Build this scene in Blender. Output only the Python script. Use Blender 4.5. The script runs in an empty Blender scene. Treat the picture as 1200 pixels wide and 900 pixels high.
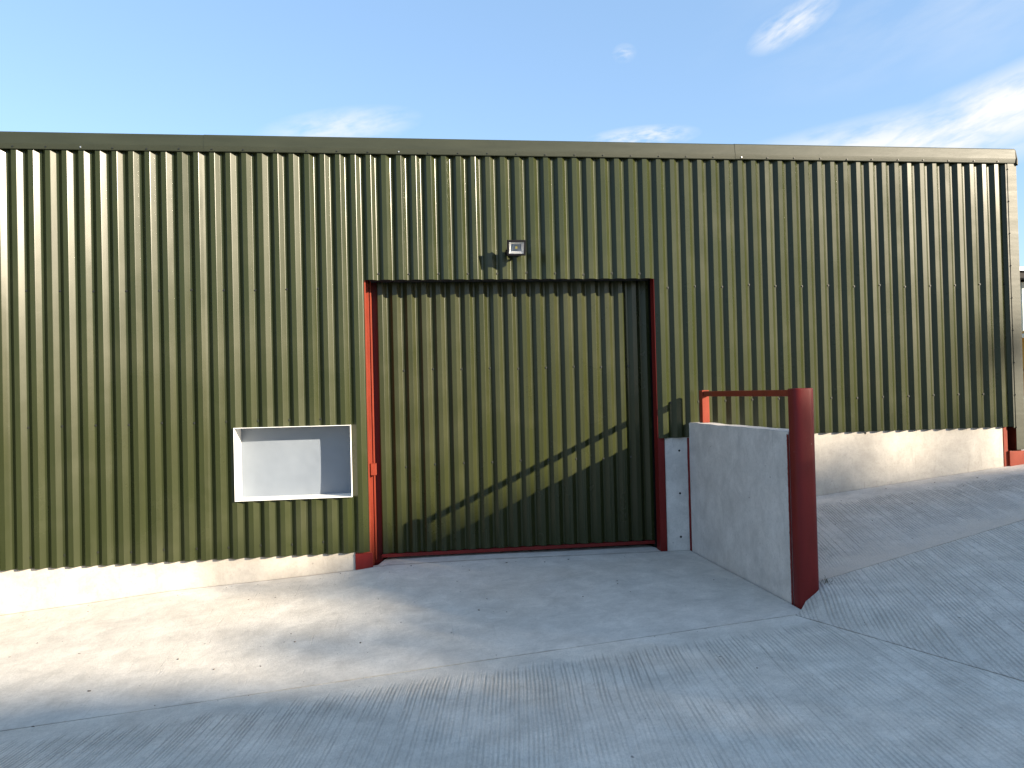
import bpy, bmesh, math, random
from mathutils import Vector, Matrix, noise
random.seed(7)
S = bpy.context.scene
COL = S.collection
P = 1/6.0                     # pitch of the box-profile sheet (m)
DP = 0.240*P                   # depth of the profile
R = 0.28                      # recess of the door behind the wall sheets
CAMZ = 1.846
SUN = Vector((1.22, -1.0, 0.53)).normalized()      # towards the sun

# ---------------------------------------------------------------- materials
def mat(name):
    m = bpy.data.materials.new(name); m.use_nodes = True
    nt = m.node_tree
    return m, nt, nt.nodes['Principled BSDF']
def N(nt, t, **kw):
    n = nt.nodes.new(t)
    for k, v in kw.items(): setattr(n, k, v)
    return n
def L(nt, a, b): nt.links.new(a, b)
def val(nt, op, a, b=None, c=None, clamp=False):
    n = N(nt, 'ShaderNodeMath', operation=op); n.use_clamp = clamp
    for i, x in enumerate((a, b, c)):
        if x is None: continue
        if isinstance(x, (int, float)): n.inputs[i].default_value = x
        else: L(nt, x, n.inputs[i])
    return n.outputs[0]
def pos(nt): return N(nt, 'ShaderNodeNewGeometry').outputs['Position']
def mapping(nt, vec, loc=(0,0,0), rot=(0,0,0), sc=(1,1,1)):
    n = N(nt, 'ShaderNodeMapping'); L(nt, vec, n.inputs[0])
    n.inputs['Location'].default_value = loc; n.inputs['Rotation'].default_value = rot; n.inputs['Scale'].default_value = sc
    return n.outputs[0]
def noi(nt, vec, scale, detail=4, rough=0.55, dist=0.0):
    n = N(nt, 'ShaderNodeTexNoise'); L(nt, vec, n.inputs['Vector'])
    n.inputs['Scale'].default_value = scale; n.inputs['Detail'].default_value = detail
    n.inputs['Roughness'].default_value = rough; n.inputs['Distortion'].default_value = dist
    return n.outputs[0]
def rng(nt, x, a, b, c=0.0, d=1.0):
    n = N(nt, 'ShaderNodeMapRange'); L(nt, x, n.inputs[0])
    for i, v in zip((1, 2, 3, 4), (a, b, c, d)): n.inputs[i].default_value = v
    return n.outputs[0]
def mix(nt, f, a, b, blend='MIX'):
    n = N(nt, 'ShaderNodeMix', data_type='RGBA', blend_type=blend)
    if isinstance(f, (int, float)): n.inputs[0].default_value = f
    else: L(nt, f, n.inputs[0])
    for i, x in ((6, a), (7, b)):
        if isinstance(x, tuple): n.inputs[i].default_value = (*x, 1) if len(x) == 3 else x
        else: L(nt, x, n.inputs[i])
    return n.outputs[2]
def bump(nt, bsdf, h, strength, dist, prev=None):
    n = N(nt, 'ShaderNodeBump'); L(nt, h, n.inputs['Height'])
    n.inputs['Strength'].default_value = strength; n.inputs['Distance'].default_value = dist
    if prev is not None: L(nt, prev, n.inputs['Normal'])
    L(nt, n.outputs[0], bsdf.inputs['Normal'])
    return n.outputs[0]
def simple(name, col, rough=0.5, metal=0.0, var=0.15, scale=6, bm=0.0, bs=200):
    m, nt, b = mat(name)
    p = pos(nt)
    n = noi(nt, p, scale, 5)
    dark = tuple(c*(1-var) for c in col); light = tuple(min(1, c*(1+var)) for c in col)
    L(nt, mix(nt, rng(nt, n, 0.3, 0.7), dark, light), b.inputs['Base Color'])
    b.inputs['Roughness'].default_value = rough; b.inputs['Metallic'].default_value = metal
    if bm: bump(nt, b, noi(nt, p, bs, 3), bm, 0.002)
    return m

def green_sheet(name, seed=0.0, base=(0.0200, 0.0245, 0.0070)):
    m, nt, b = mat(name)
    p = pos(nt)
    x = N(nt, 'ShaderNodeSeparateXYZ'); L(nt, p, x.inputs[0])
    # every sheet (one metre wide) and every rib has its own slight tone and gloss
    sid = val(nt, 'FLOOR', val(nt, 'ADD', x.outputs[0], seed+0.08))
    wn = N(nt, 'ShaderNodeTexWhiteNoise', noise_dimensions='1D'); L(nt, sid, wn.inputs['W'])
    rid = val(nt, 'FLOOR', val(nt, 'DIVIDE', val(nt, 'ADD', x.outputs[0], seed+0.02), P))
    wr = N(nt, 'ShaderNodeTexWhiteNoise', noise_dimensions='1D'); L(nt, rid, wr.inputs['W'])
    streak = noi(nt, mapping(nt, p, sc=(9, 9, 0.55)), 1.6, 6, 0.62)
    grime = noi(nt, p, 1.1, 5, 0.6)
    c0 = mix(nt, rng(nt, streak, 0.35, 0.7), tuple(v*0.9 for v in base), tuple(v*1.13 for v in base))
    c1 = mix(nt, rng(nt, wn.outputs[0], 0, 1, 0, 0.35), c0, tuple(v*1.18 for v in base))
    dust = val(nt, 'MULTIPLY', rng(nt, grime, 0.5, 0.75), 0.12)
    # thin pale scuffs left by handling
    sc = noi(nt, mapping(nt, p, loc=(3.1, 0, 7.7), sc=(1, 1, 0.45)), 5.5, 8, 0.75, 0.6)
    scuff = val(nt, 'MULTIPLY', rng(nt, sc, 0.735, 0.775), 0.45)
    c2 = mix(nt, dust, c1, (0.10, 0.095, 0.06))
    c3 = mix(nt, scuff, c2, (0.30, 0.30, 0.24))
    L(nt, c3, b.inputs['Base Color'])
    r0 = rng(nt, wn.outputs[0], 0, 1, 0.23, 0.30)
    r1 = val(nt, 'ADD', r0, rng(nt, wr.outputs[0], 0, 1, -0.03, 0.04))
    r2 = val(nt, 'ADD', r1, rng(nt, grime, 0.3, 0.7, -0.02, 0.05))
    L(nt, r2, b.inputs['Roughness'])
    b.inputs['Specular IOR Level'].default_value = 0.33
    b1 = bump(nt, b, noi(nt, mapping(nt, p, sc=(1, 1, 0.8)), 190, 2, 0.5), 0.09, 0.0012)
    bump(nt, b, noi(nt, mapping(nt, p, sc=(1, 1, 0.25)), 4, 3), 0.10, 0.01, b1)
    return m
M_SHEET = green_sheet('green_coated_steel')
M_DOOR = green_sheet('green_coated_steel_door', 4.37, (0.0200, 0.0232, 0.0070))
def trim_mat():
    m, nt, b = mat('green_trim_steel')
    p = pos(nt)
    s = noi(nt, mapping(nt, p, sc=(0.8, 1, 6)), 2.0, 6, 0.6)
    L(nt, mix(nt, rng(nt, s, 0.35, 0.7), (0.020, 0.0235, 0.0135), (0.025, 0.029, 0.017)), b.inputs['Base Color'])
    L(nt, rng(nt, s, 0.3, 0.7, 0.44, 0.52), b.inputs['Roughness']); b.inputs['Specular IOR Level'].default_value = 0.33
    b1 = bump(nt, b, noi(nt, p, 190, 2), 0.35, 0.0012)
    bump(nt, b, noi(nt, mapping(nt, p, sc=(1, 1, 3)), 2.2, 3), 0.12, 0.02, b1)
    return m
M_TRIM = trim_mat()
def red_mat(name, col, chips=True):
    m, nt, b = mat(name)
    p = pos(nt)
    n = noi(nt, mapping(nt, p, sc=(1, 1, 0.35)), 7, 6, 0.6)
    c = mix(nt, rng(nt, n, 0.35, 0.7), tuple(v*0.85 for v in col), tuple(v*1.12 for v in col))
    if chips:
        k = noi(nt, p, 26, 6, 0.7)
        c = mix(nt, rng(nt, k, 0.68, 0.72, 0, 0.6), c, (0.30, 0.20, 0.17))
    L(nt, c, b.inputs['Base Color'])
    L(nt, rng(nt, n, 0.3, 0.7, 0.42, 0.55), b.inputs['Roughness']); b.inputs['Specular IOR Level'].default_value = 0.2
    bump(nt, b, noi(nt, mapping(nt, p, sc=(1, 1, 0.3)), 60, 4), 0.25, 0.003)
    return m
M_RED = red_mat('red_oxide_paint', (0.195, 0.030, 0.014))
M_DRED = red_mat('dark_red_paint', (0.135, 0.010, 0.009))
M_SCREW = simple('screw_head', (0.012, 0.013, 0.011), 0.5, 0.0)
M_ZSCREW = simple('bare_screw_head', (0.7, 0.7, 0.7), 0.35, 0.8)
M_WHITE = simple('white_painted_trim', (0.78, 0.78, 0.76), 0.45, 0, 0.04)
def panel_mat():
    m, nt, b = mat('pale_grey_panel')
    p = pos(nt)
    n = noi(nt, p, 2.4, 4, 0.5)
    L(nt, mix(nt, rng(nt, n, 0.3, 0.7), (0.135, 0.158, 0.192), (0.155, 0.180, 0.215)), b.inputs['Base Color'])
    b.inputs['Roughness'].default_value = 0.5
    bump(nt, b, noi(nt, p, 2.6, 2), 0.5, 0.03)
    return m
M_PANEL = panel_mat()
M_BLACK = simple('black_die_cast', (0.006, 0.006, 0.008), 0.6, 0.0)
M_BLACK.node_tree.nodes['Principled BSDF'].inputs['Specular IOR Level'].default_value = 0.12
M_DARK = simple('dark_void', (0.02, 0.02, 0.02), 0.9)

def concrete(name, base=(0.50, 0.485, 0.46), kind='smooth', ang=0.0, margin=None, warm=0.25, joint=None, sand=None):
    """kind: 'smooth' trowelled, 'brushed' with tined grooves, 'cast' formwork face"""
    m, nt, b = mat(name)
    p = pos(nt)
    big = noi(nt, p, 0.55, 5, 0.6)
    mid = noi(nt, p, 3.3, 7, 0.68, 0.4)
    fine = noi(nt, p, 42, 6, 0.75)
    dk = tuple(v*0.80 for v in base); lt = tuple(min(1, v*1.12) for v in base)
    c = mix(nt, rng(nt, mid, 0.34, 0.68), dk, lt)
    c = mix(nt, rng(nt, big, 0.50, 0.72, 0, warm), c, (base[0]*0.92, base[1]*0.80, base[2]*0.66))
    c = mix(nt, rng(nt, fine, 0.25, 0.75, 0.0, 0.28), tuple(min(1, v*1.1) for v in base), c) if False else c
    c = mix(nt, rng(nt, fine, 0.50, 0.70, 0, 0.42), c, tuple(v*0.60 for v in base))
    blot = noi(nt, mapping(nt, p, sc=(1, 1.8, 1.2)), 7.5, 7, 0.78, 0.3)
    c = mix(nt, rng(nt, blot, 0.56, 0.74, 0, 0.38), c, tuple(v*0.55 for v in base))
    wht = noi(nt, mapping(nt, p, loc=(5, 3, 1)), 5.0, 6, 0.7)
    c = mix(nt, rng(nt, wht, 0.56, 0.70, 0, 0.35), c, tuple(min(1, v*1.22) for v in base))
    # small dark specks: pits, crumbs and air holes
    vor = N(nt, 'ShaderNodeTexVoronoi', feature='F1'); L(nt, mapping(nt, p, sc=(1, 0.8, 1)), vor.inputs['Vector'])
    vor.inputs['Scale'].default_value = 7.0 if kind != 'cast' else 9.0
    vs = N(nt, 'ShaderNodeSeparateColor'); L(nt, vor.outputs['Color'], vs.inputs[0])
    rad = rng(nt, vs.outputs[0], 0.66, 1.0, 0.0, 0.085 if kind != 'cast' else 0.11)
    spk = val(nt, 'LESS_THAN', vor.outputs['Distance'], rad)
    c = mix(nt, val(nt, 'MULTIPLY', spk, rng(nt, vs.outputs[1], 0, 1, 0.15, 0.75)), c, (0.10, 0.095, 0.09))
    if joint:
        js = N(nt, 'ShaderNodeSeparateXYZ'); L(nt, p, js.inputs[0])
        for (ax, by, cc_, w_) in joint:     # ax*X + by*Y + c = 0
            dd = val(nt, 'ABSOLUTE', val(nt, 'ADD', val(nt, 'ADD', val(nt, 'MULTIPLY', js.outputs[0], ax), val(nt, 'MULTIPLY', js.outputs[1], by)), cc_))
            wv = rng(nt, noi(nt, p, 5.5, 6, 0.7), 0.3, 0.7, w_*0.1, w_)
            c = mix(nt, rng(nt, val(nt, 'DIVIDE', dd, wv), 0.2, 1.3, 0.55, 0), c, (0.16, 0.125, 0.09))
    if sand:
        ss = N(nt, 'ShaderNodeSeparateXYZ'); L(nt, p, ss.inputs[0])
        dd = val(nt, 'ADD', val(nt, 'ADD', val(nt, 'MULTIPLY', ss.outputs[0], sand[0]), ss.outputs[1]), sand[2])
        dd = val(nt, 'ADD', dd, val(nt, 'MULTIPLY', val(nt, 'SUBTRACT', noi(nt, p, 2.2, 6, 0.7), 0.5), 0.9))
        sandm = rng(nt, dd, sand[3]*0.25, sand[3], 1, 0)
        c = mix(nt, val(nt, 'MULTIPLY', sandm, 0.7), c, (0.58, 0.49, 0.40))
    h = None
    if kind == 'brushed':
        rp = mapping(nt, p, rot=(0, 0, ang), sc=(1, 1, 1))
        warpn = noi(nt, p, 0.5, 2)
        ws = N(nt, 'ShaderNodeSeparateXYZ'); L(nt, rp, ws.inputs[0])
        xx = val(nt, 'ADD', ws.outputs[0], val(nt, 'MULTIPLY', warpn, 0.10))
        cb = N(nt, 'ShaderNodeCombineXYZ'); L(nt, xx, cb.inputs[0])
        L(nt, val(nt, 'MULTIPLY', ws.outputs[1], 0.02), cb.inputs[1])
        g1 = noi(nt, cb.outputs[0], 26, 1.5, 0.5)
        ph = val(nt, 'ADD', val(nt, 'MULTIPLY', xx, 6.2832/0.029), val(nt, 'MULTIPLY', noi(nt, cb.outputs[0], 7, 2, 0.5), 5.0))
        sn = rng(nt, val(nt, 'SINE', ph), -0.55, 0.35)
        brk = noi(nt, mapping(nt, rp, sc=(30, 4.5, 1)), 1.0, 6, 0.75)       # the tines skip and drag
        brk2 = noi(nt, mapping(nt, rp, sc=(70, 16, 1)), 1.0, 3, 0.7)
        g = val(nt, 'MAXIMUM', sn, rng(nt, g1, 0.50, 0.62))
        g = val(nt, 'MAXIMUM', g, rng(nt, brk, 0.52, 0.66))
        g = val(nt, 'MINIMUM', g, rng(nt, brk2, 0.36, 0.42, 0.35, 1.0))
        grain = noi(nt, mapping(nt, rp, sc=(150, 40, 1)), 1.0, 4, 0.8)
        patch = rng(nt, noi(nt, p, 2.1, 6, 0.75), 0.36, 0.60, *( (0.30, 0.75) if margin is not None and margin[0] < -1 else (0.55, 1.0) ))
        if margin is not None:
            ms = N(nt, 'ShaderNodeSeparateXYZ'); L(nt, p, ms.inputs[0])
            lo, hi, slope = margin      # groove start: Y < lo + slope*X fades to none at hi
            yy = val(nt, 'SUBTRACT', ms.outputs[1], val(nt, 'MULTIPLY', ms.outputs[0], slope))
            rag = val(nt, 'ADD', yy, val(nt, 'MULTIPLY', val(nt, 'SUBTRACT', noi(nt, cb.outputs[0], 22, 3), 0.5), 0.55))
            patch = val(nt, 'MULTIPLY', val(nt, 'ADD', patch, rng(nt, rag, lo-0.75, lo, 0, 0.45)), rng(nt, rag, lo, hi, 1, 0))
        if sand: patch = val(nt, 'MULTIPLY', patch, val(nt, 'SUBTRACT', 1.0, val(nt, 'MULTIPLY', sandm, 0.85)))
        inv = val(nt, 'SUBTRACT', 1.0, g)
        gg = val(nt, 'MULTIPLY', inv, patch)
        c = mix(nt, rng(nt, gg, 0.2, 1.0, 0, 0.62), c, tuple(v*0.42 for v in base))
        c = mix(nt, rng(nt, grain, 0.50, 0.68, 0, 0.42), c, tuple(v*0.52 for v in base))
        c = mix(nt, rng(nt, grain, 0.30, 0.46, 0.30, 0), c, tuple(min(1, v*1.3) for v in base))
        h = val(nt, 'SUBTRACT', val(nt, 'MULTIPLY', grain, 0.8), gg)
        L(nt, c, b.inputs['Base Color'])
        bump(nt, b, h, 0.8, 0.006)
    elif kind == 'smooth':
        sw = noi(nt, mapping(nt, p, rot=(0, 0, 0.5), sc=(1.0, 0.6, 1)), 9, 7, 0.72, 0.5)
        sw2 = noi(nt, mapping(nt, p, rot=(0, 0, -0.55), sc=(9, 0.45, 1)), 4.0, 5, 0.7, 0.35)
        scr = val(nt, 'MULTIPLY', rng(nt, sw2, 0.60, 0.70), rng(nt, noi(nt, p, 1.1, 3), 0.48, 0.60))
        c = mix(nt, val(nt, 'MULTIPLY', scr, 0.30), c, tuple(v*0.6 for v in base))
        fl_ = noi(nt, mapping(nt, p, rot=(0, 0, 0.12), sc=(1.2, 6.5, 1)), 2.6, 8, 0.78, 0.6)
        c = mix(nt, rng(nt, fl_, 0.54, 0.66, 0, 0.32), c, tuple(v*0.60 for v in base))
        gr = noi(nt, p, 95, 4, 0.8)
        c = mix(nt, rng(nt, gr, 0.52, 0.68, 0, 0.34), c, tuple(v*0.58 for v in base))
        L(nt, c, b.inputs['Base Color'])
        h = val(nt, 'ADD', val(nt, 'MULTIPLY', sw, 0.7), val(nt, 'MULTIPLY', fine, 0.35))
        h = val(nt, 'SUBTRACT', h, val(nt, 'MULTIPLY', scr, 0.4))
        bump(nt, b, h, 0.7, 0.009)
    else:
        vert = noi(nt, mapping(nt, p, loc=(2, 9, 0), sc=(3.5, 3.5, 0.8)), 3.2, 8, 0.78, 0.5)
        c = mix(nt, rng(nt, vert, 0.57, 0.68, 0, 0.42), c, tuple(v*0.55 for v in base))
        gr = noi(nt, p, 80, 4, 0.8)
        c = mix(nt, rng(nt, gr, 0.52, 0.68, 0, 0.25), c, tuple(v*0.6 for v in base))
        drip = noi(nt, mapping(nt, p, sc=(6, 6, 0.5)), 1.5, 6, 0.65)
        c = mix(nt, rng(nt, drip, 0.5, 0.75, 0, 0.25), c, tuple(v*0.72 for v in base))
        L(nt, c, b.inputs['Base Color'])
        h = val(nt, 'ADD', val(nt, 'MULTIPLY', mid, 0.5), val(nt, 'MULTIPLY', fine, 0.25))
        bump(nt, b, h, 0.5, 0.006)
    b.inputs['Roughness'].default_value = 0.85
    b.inputs['Specular IOR Level'].default_value = 0.3
    return m
M_APRON = concrete('trowelled_concrete', (0.60, 0.56, 0.50), 'smooth', joint=[(0, 1, 2.6, 0.016), (0, 1, -0.04, 0.05)])
M_YARD = concrete('brushed_concrete', (0.64, 0.595, 0.525), 'brushed', 0.13, (-2.98, -2.80, 0.0), 0.2, joint=[(0, 1, 2.6, 0.016), (1, 0.285, 7.20*-1+0.285*2.62, 0.018)])
M_SIDE = concrete('side_brushed_concrete', (0.61, 0.565, 0.50), 'brushed', 0.30, None, 0.2, joint=[(1, 0.285, 7.20*-1+0.285*2.62, 0.022), (-0.246, 1, 2.36+0.246*7.49, 0.012)])
M_UPPER = concrete('upper_brushed_concrete', (0.58, 0.53, 0.475), 'brushed', 0.24, (-0.42, -0.28, 0.0), 0.35, joint=[(-0.246, 1, 2.36+0.246*7.49, 0.02), (0, 1, -0.05, 0.03)], sand=(-0.246, 1, 2.36+0.246*7.49, 0.42))
M_CAST = concrete('cast_concrete', (0.44, 0.405, 0.36), 'cast')
M_WALLC = concrete('cast_concrete_partition', (0.58, 0.55, 0.52), 'cast')

# ---------------------------------------------------------------- object helpers
def link_mesh(name, bm, mats, parent=None, smooth=False):
    me = bpy.data.meshes.new(name); bm.normal_update(); bm.to_mesh(me); bm.free()
    for m in (mats if isinstance(mats, (list, tuple)) else [mats]): me.materials.append(m)
    if smooth:
        for f in me.polygons: f.use_smooth = True
    o = bpy.data.objects.new(name, me); COL.objects.link(o)
    if parent is not None:
        o.parent = parent
        # meshes are written in world coordinates: cancel the chain of parents
        w = Vector((0, 0, 0)); q = parent
        while q is not None: w += q.location; q = q.parent
        o.location = (0, 0, 0)
        for v in me.vertices: v.co -= w
    return o
def thicken(o, t=0.0014):
    m = o.modifiers.new('sheet_thickness', 'SOLIDIFY'); m.thickness = t; m.offset = -1; m.use_even_offset = False
    return o
def tag(o, label=None, cat=None, group=None, kind=None):
    if label: o['label'] = label
    if cat: o['category'] = cat
    if group: o['group'] = group
    if kind: o['kind'] = kind
    return o
def empty(name, loc, label, cat, group=None):
    o = bpy.data.objects.new(name, None); COL.objects.link(o); o.location = loc
    o.empty_display_size = 0.2
    return tag(o, label, cat, group)
def box(bm, x0, x1, y0, y1, z0, z1, bev=0.0, mi=0):
    r = bmesh.ops.create_cube(bm, size=1)
    for v in r['verts']:
        v.co = Vector((x0+(v.co.x+.5)*(x1-x0), y0+(v.co.y+.5)*(y1-y0), z0+(v.co.z+.5)*(z1-z0)))
    fs = set(f for v in r['verts'] for f in v.link_faces)
    for f in fs: f.material_index = mi
    if bev:
        es = list(set(e for v in r['verts'] for e in v.link_edges))
        bmesh.ops.bevel(bm, geom=es, offset=bev, segments=2, affect='EDGES', profile=0.5)
    return r
def tube(bm, a, b, r, seg=12, mi=0, r2=None):
    a = Vector(a); b = Vector(b); d = b-a
    M = Matrix.Translation((a+b)/2) @ d.to_track_quat('Z', 'Y').to_matrix().to_4x4()
    res = bmesh.ops.create_cone(bm, cap_ends=True, segments=seg, radius1=r, radius2=r if r2 is None else r2, depth=d.length, matrix=M)
    for f in set(f for v in res['verts'] for f in v.link_faces): f.material_index = mi

# ---------------------------------------------------------------- ground heights
def lerp_tab(tab, x):
    if x <= tab[0][0]: return tab[0][1] + (x-tab[0][0])*(tab[1][1]-tab[0][1])/(tab[1][0]-tab[0][0])
    for (a, b), (c, d) in zip(tab, tab[1:]):
        if x <= c: return b + (d-b)*(x-a)/(c-a)
    return tab[-1][1]
WALLG = [(-0.17, -0.33), (0.66, -0.257), (1.52, -0.175), (2.4, -0.125), (3.44, -0.060), (3.75, -0.022), (5, -0.015), (7.32, -0.035)]
def soft(x):
    if x > 12: return 12 + 4*math.tanh((x-12)/4)
    if x < -6: return -6 + 4*math.tanh((x+6)/4)
    return x
def sy(y): return -8 + 4*math.tanh((y+8)/4) if y < -8 else y
def hA(X, Y): return -0.02 + 0.076*(soft(X)-7.1) - 0.03*(sy(Y)+2.6)
def h_apron(X, Y):
    t = min(1, max(0, -Y/2.6)); x = max(X, -6)
    if X < -6: x = soft(X)
    return lerp_tab(WALLG, x)*(1-t) + hA(X, -2.6)*t + 0.004*math.sin(X*1.9)*math.sin(Y*2.3)
def XJ(Y): return 7.20 + 0.285*(-2.62-Y)
def hB(X, Y):
    a = 0.17 + 0.1107*(soft(X)-7.49) + 0.055*(max(Y, -4.4)+2.36) - 0.02*(min(sy(Y), -4.4)+4.4)
    d = X-XJ(min(Y, -2.62))
    t = min(1, max(0, d/0.36)); t = t*t*(3-2*t)
    return hA(X, Y)*(1-t) + a*t
def YJ(X): return -2.36 + 0.246*(soft(X)-7.49)
def hC(X, Y):
    b = 0.38 + 0.105*(soft(X)-7.5) + 0.0875*min(0.3, Y)
    # meets the side slab along its joint
    t = min(1, max(0, 1-(Y-YJ(X))/0.3))
    return b*(1-t*0.9) + hB(X, YJ(X))*t*0.9 if t > 0 else b

def slab(name, mat_, U, V, fx, fz, crack=('u0', 'u1', 'v0', 'v1'), thick=0.12):
    """grid sheet over parameters u,v; fx(u,v)->(X,Y); the listed edges are rounded down into the joint"""
    bm = bmesh.new()
    us = sorted(set(U)); vs = sorted(set(V))
    g = []
    for u in us:
        row = []
        for v in vs:
            X, Y = fx(u, v); row.append(bm.verts.new((X, Y, fz(X, Y))))
        g.append(row)
    for i in range(len(us)-1):
        for j in range(len(vs)-1):
            bm.faces.new((g[i][j], g[i+1][j], g[i+1][j+1], g[i][j+1]))
    # rounded arris and side faces
    bound = [e for e in bm.edges if e.is_boundary]
    c = Vector((sum(v.co.x for v in bm.verts), sum(v.co.y for v in bm.verts), 0))/len(bm.verts)
    for dz in (0.010, thick):
        r = bmesh.ops.extrude_edge_only(bm, edges=bound)
        nv = [x for x in r['geom'] if isinstance(x, bmesh.types.BMVert)]
        bound = [x for x in r['geom'] if isinstance(x, bmesh.types.BMEdge)]
        for v in nv: v.co.z -= dz
        if dz == 0.010:
            for v in nv:
                pass
    bmesh.ops.recalc_face_normals(bm, faces=bm.faces[:])
    o = link_mesh(name, bm, mat_, smooth=False)
    return o
def frange(a, b, n): return [a+(b-a)*i/n for i in range(n+1)]
W = 0.004   # half width of joints
NEARX = frange(-2, 7.3, 93)
o = slab('door_apron', M_APRON, [-14, -10, -8, -6, -5, -4, -3] + NEARX, frange(0, 1, 30),
         lambda u, v: (u, 0.10*(1-v) + (-2.6+W)*v if not (3.70 < u < 6.99) else 0.45*(1-v) + (-2.6+W)*v), h_apron)
tag(o, kind='structure')
o = slab('concrete_yard', M_YARD, frange(0, 1, 110), frange(0, 1, 60),
         lambda u, v: ((-14*(1-u) + (XJ(-2.6-W-v**1.5*17.4)-W)*u), -2.6-W-v**1.5*17.4), hA)
tag(o, kind='structure')
def _b(u, v):
    # u across from the joint, v from the upper joint down to the front
    Xt = 7.21 + u**1.5*16.8
    Yt = max(YJ(Xt), -9) if Xt > 7.5 else -2.60 + (Xt-7.21)*(0.24/0.29)
    Yb = -20
    w = v**1.5
    Y = (Yt-W)*(1-w) + Yb*w
    X0 = XJ(Y)+W if Y < -2.6 else 7.21
    X = Xt*(1-w) + (X0 + u**1.5*16.8)*w
    X = max(X, (XJ(Y)+W) if Y < -2.62 else 7.2)
    return X, Y
o = slab('side_slab', M_SIDE, frange(0, 1, 110), frange(0, 1, 70), _b, hB); tag(o, kind='structure')
o = slab('upper_slab', M_UPPER, [7.40+ (i/90)**1.3*16.6 for i in range(91)], frange(0, 1, 24),
         lambda u, v: (u, (YJ(max(u, 7.5))+W if u > 7.5 else -2.34)*(1-v) + (0.09 if u < 11.45 else 0.09+(u-11.45)*1.4)*v), hC)
tag(o, kind='structure')
# wide ground far round the yard
def h_far(X, Y):
    if Y > -2.6 and X < 7.35: b = h_apron(X, min(Y, 0))
    elif X < XJ(Y): b = hA(X, Y)
    else: b = min(hB(X, min(Y, 0)), hC(X, min(Y, 0)))
    return b - 0.16
bm = bmesh.new()
gx = sorted(set([-400, -200, -100, -60, -30, -20] + [i*1.0 for i in range(-15, 26)] + [30, 40, 60, 100, 200, 400]))
gy = sorted(set([-400, -200, -100, -60, -40, -30] + [i*1.0 for i in range(-24, 14)] + [20, 30, 40, 60, 100, 200, 400]))
vv = [[bm.verts.new((x, y, h_far(x, y))) for y in gy] for x in gx]
for i in range(len(gx)-1):
    for j in range(len(gy)-1): bm.faces.new((vv[i][j], vv[i+1][j], vv[i+1][j+1], vv[i][j+1]))
M_GROUND = simple('rough_ground', (0.10, 0.095, 0.075), 0.95, 0, 0.4, 0.8, 0.6, 8)
tag(link_mesh('ground', bm, M_GROUND), kind='structure')

# loose crumbs and grit on the slabs
def hsurf(X, Y):
    if Y > -2.6 and X < 7.32: return h_apron(X, Y)
    if X < XJ(Y): return hA(X, Y)
    if X > 7.5 and Y > YJ(X): return hC(X, Y)
    return hB(X, Y)
bm = bmesh.new()
rr = random.Random(3)
for k in range(190):
    X = rr.uniform(-1, 12.5); Y = -0.08 - abs(rr.gauss(0, 1.0))*1.2 if k % 3 else rr.uniform(-5.5, -0.1)
    if k % 5 == 0: Y = -0.03 - abs(rr.gauss(0, .06))
    if k % 11 == 0: Y = -2.6 + rr.gauss(0, .05)
    if 7.25 < X < 7.6 and Y > -2.6: continue
    s = 0.003 + 0.007*rr.random()**3
    r = bmesh.ops.create_icosphere(bm, subdivisions=1, radius=s)
    M = Matrix.Translation((X, Y, hsurf(X, Y)+s*0.3)) @ Matrix.Rotation(rr.random()*6, 4, 'Z') @ Matrix.Diagonal((1+rr.random()*1.2, 1, 0.5, 1))
    for v in r['verts']:
        v.co = M @ (v.co*(0.75+0.5*rr.random()))
M_GRIT = simple('grit', (0.13, 0.11, 0.09), 0.95, 0, 0.5, 3)
tag(link_mesh('grit', bm, M_GRIT), 'loose crumbs and grit scattered over the pale concrete', 'grit', kind='stuff')

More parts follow.
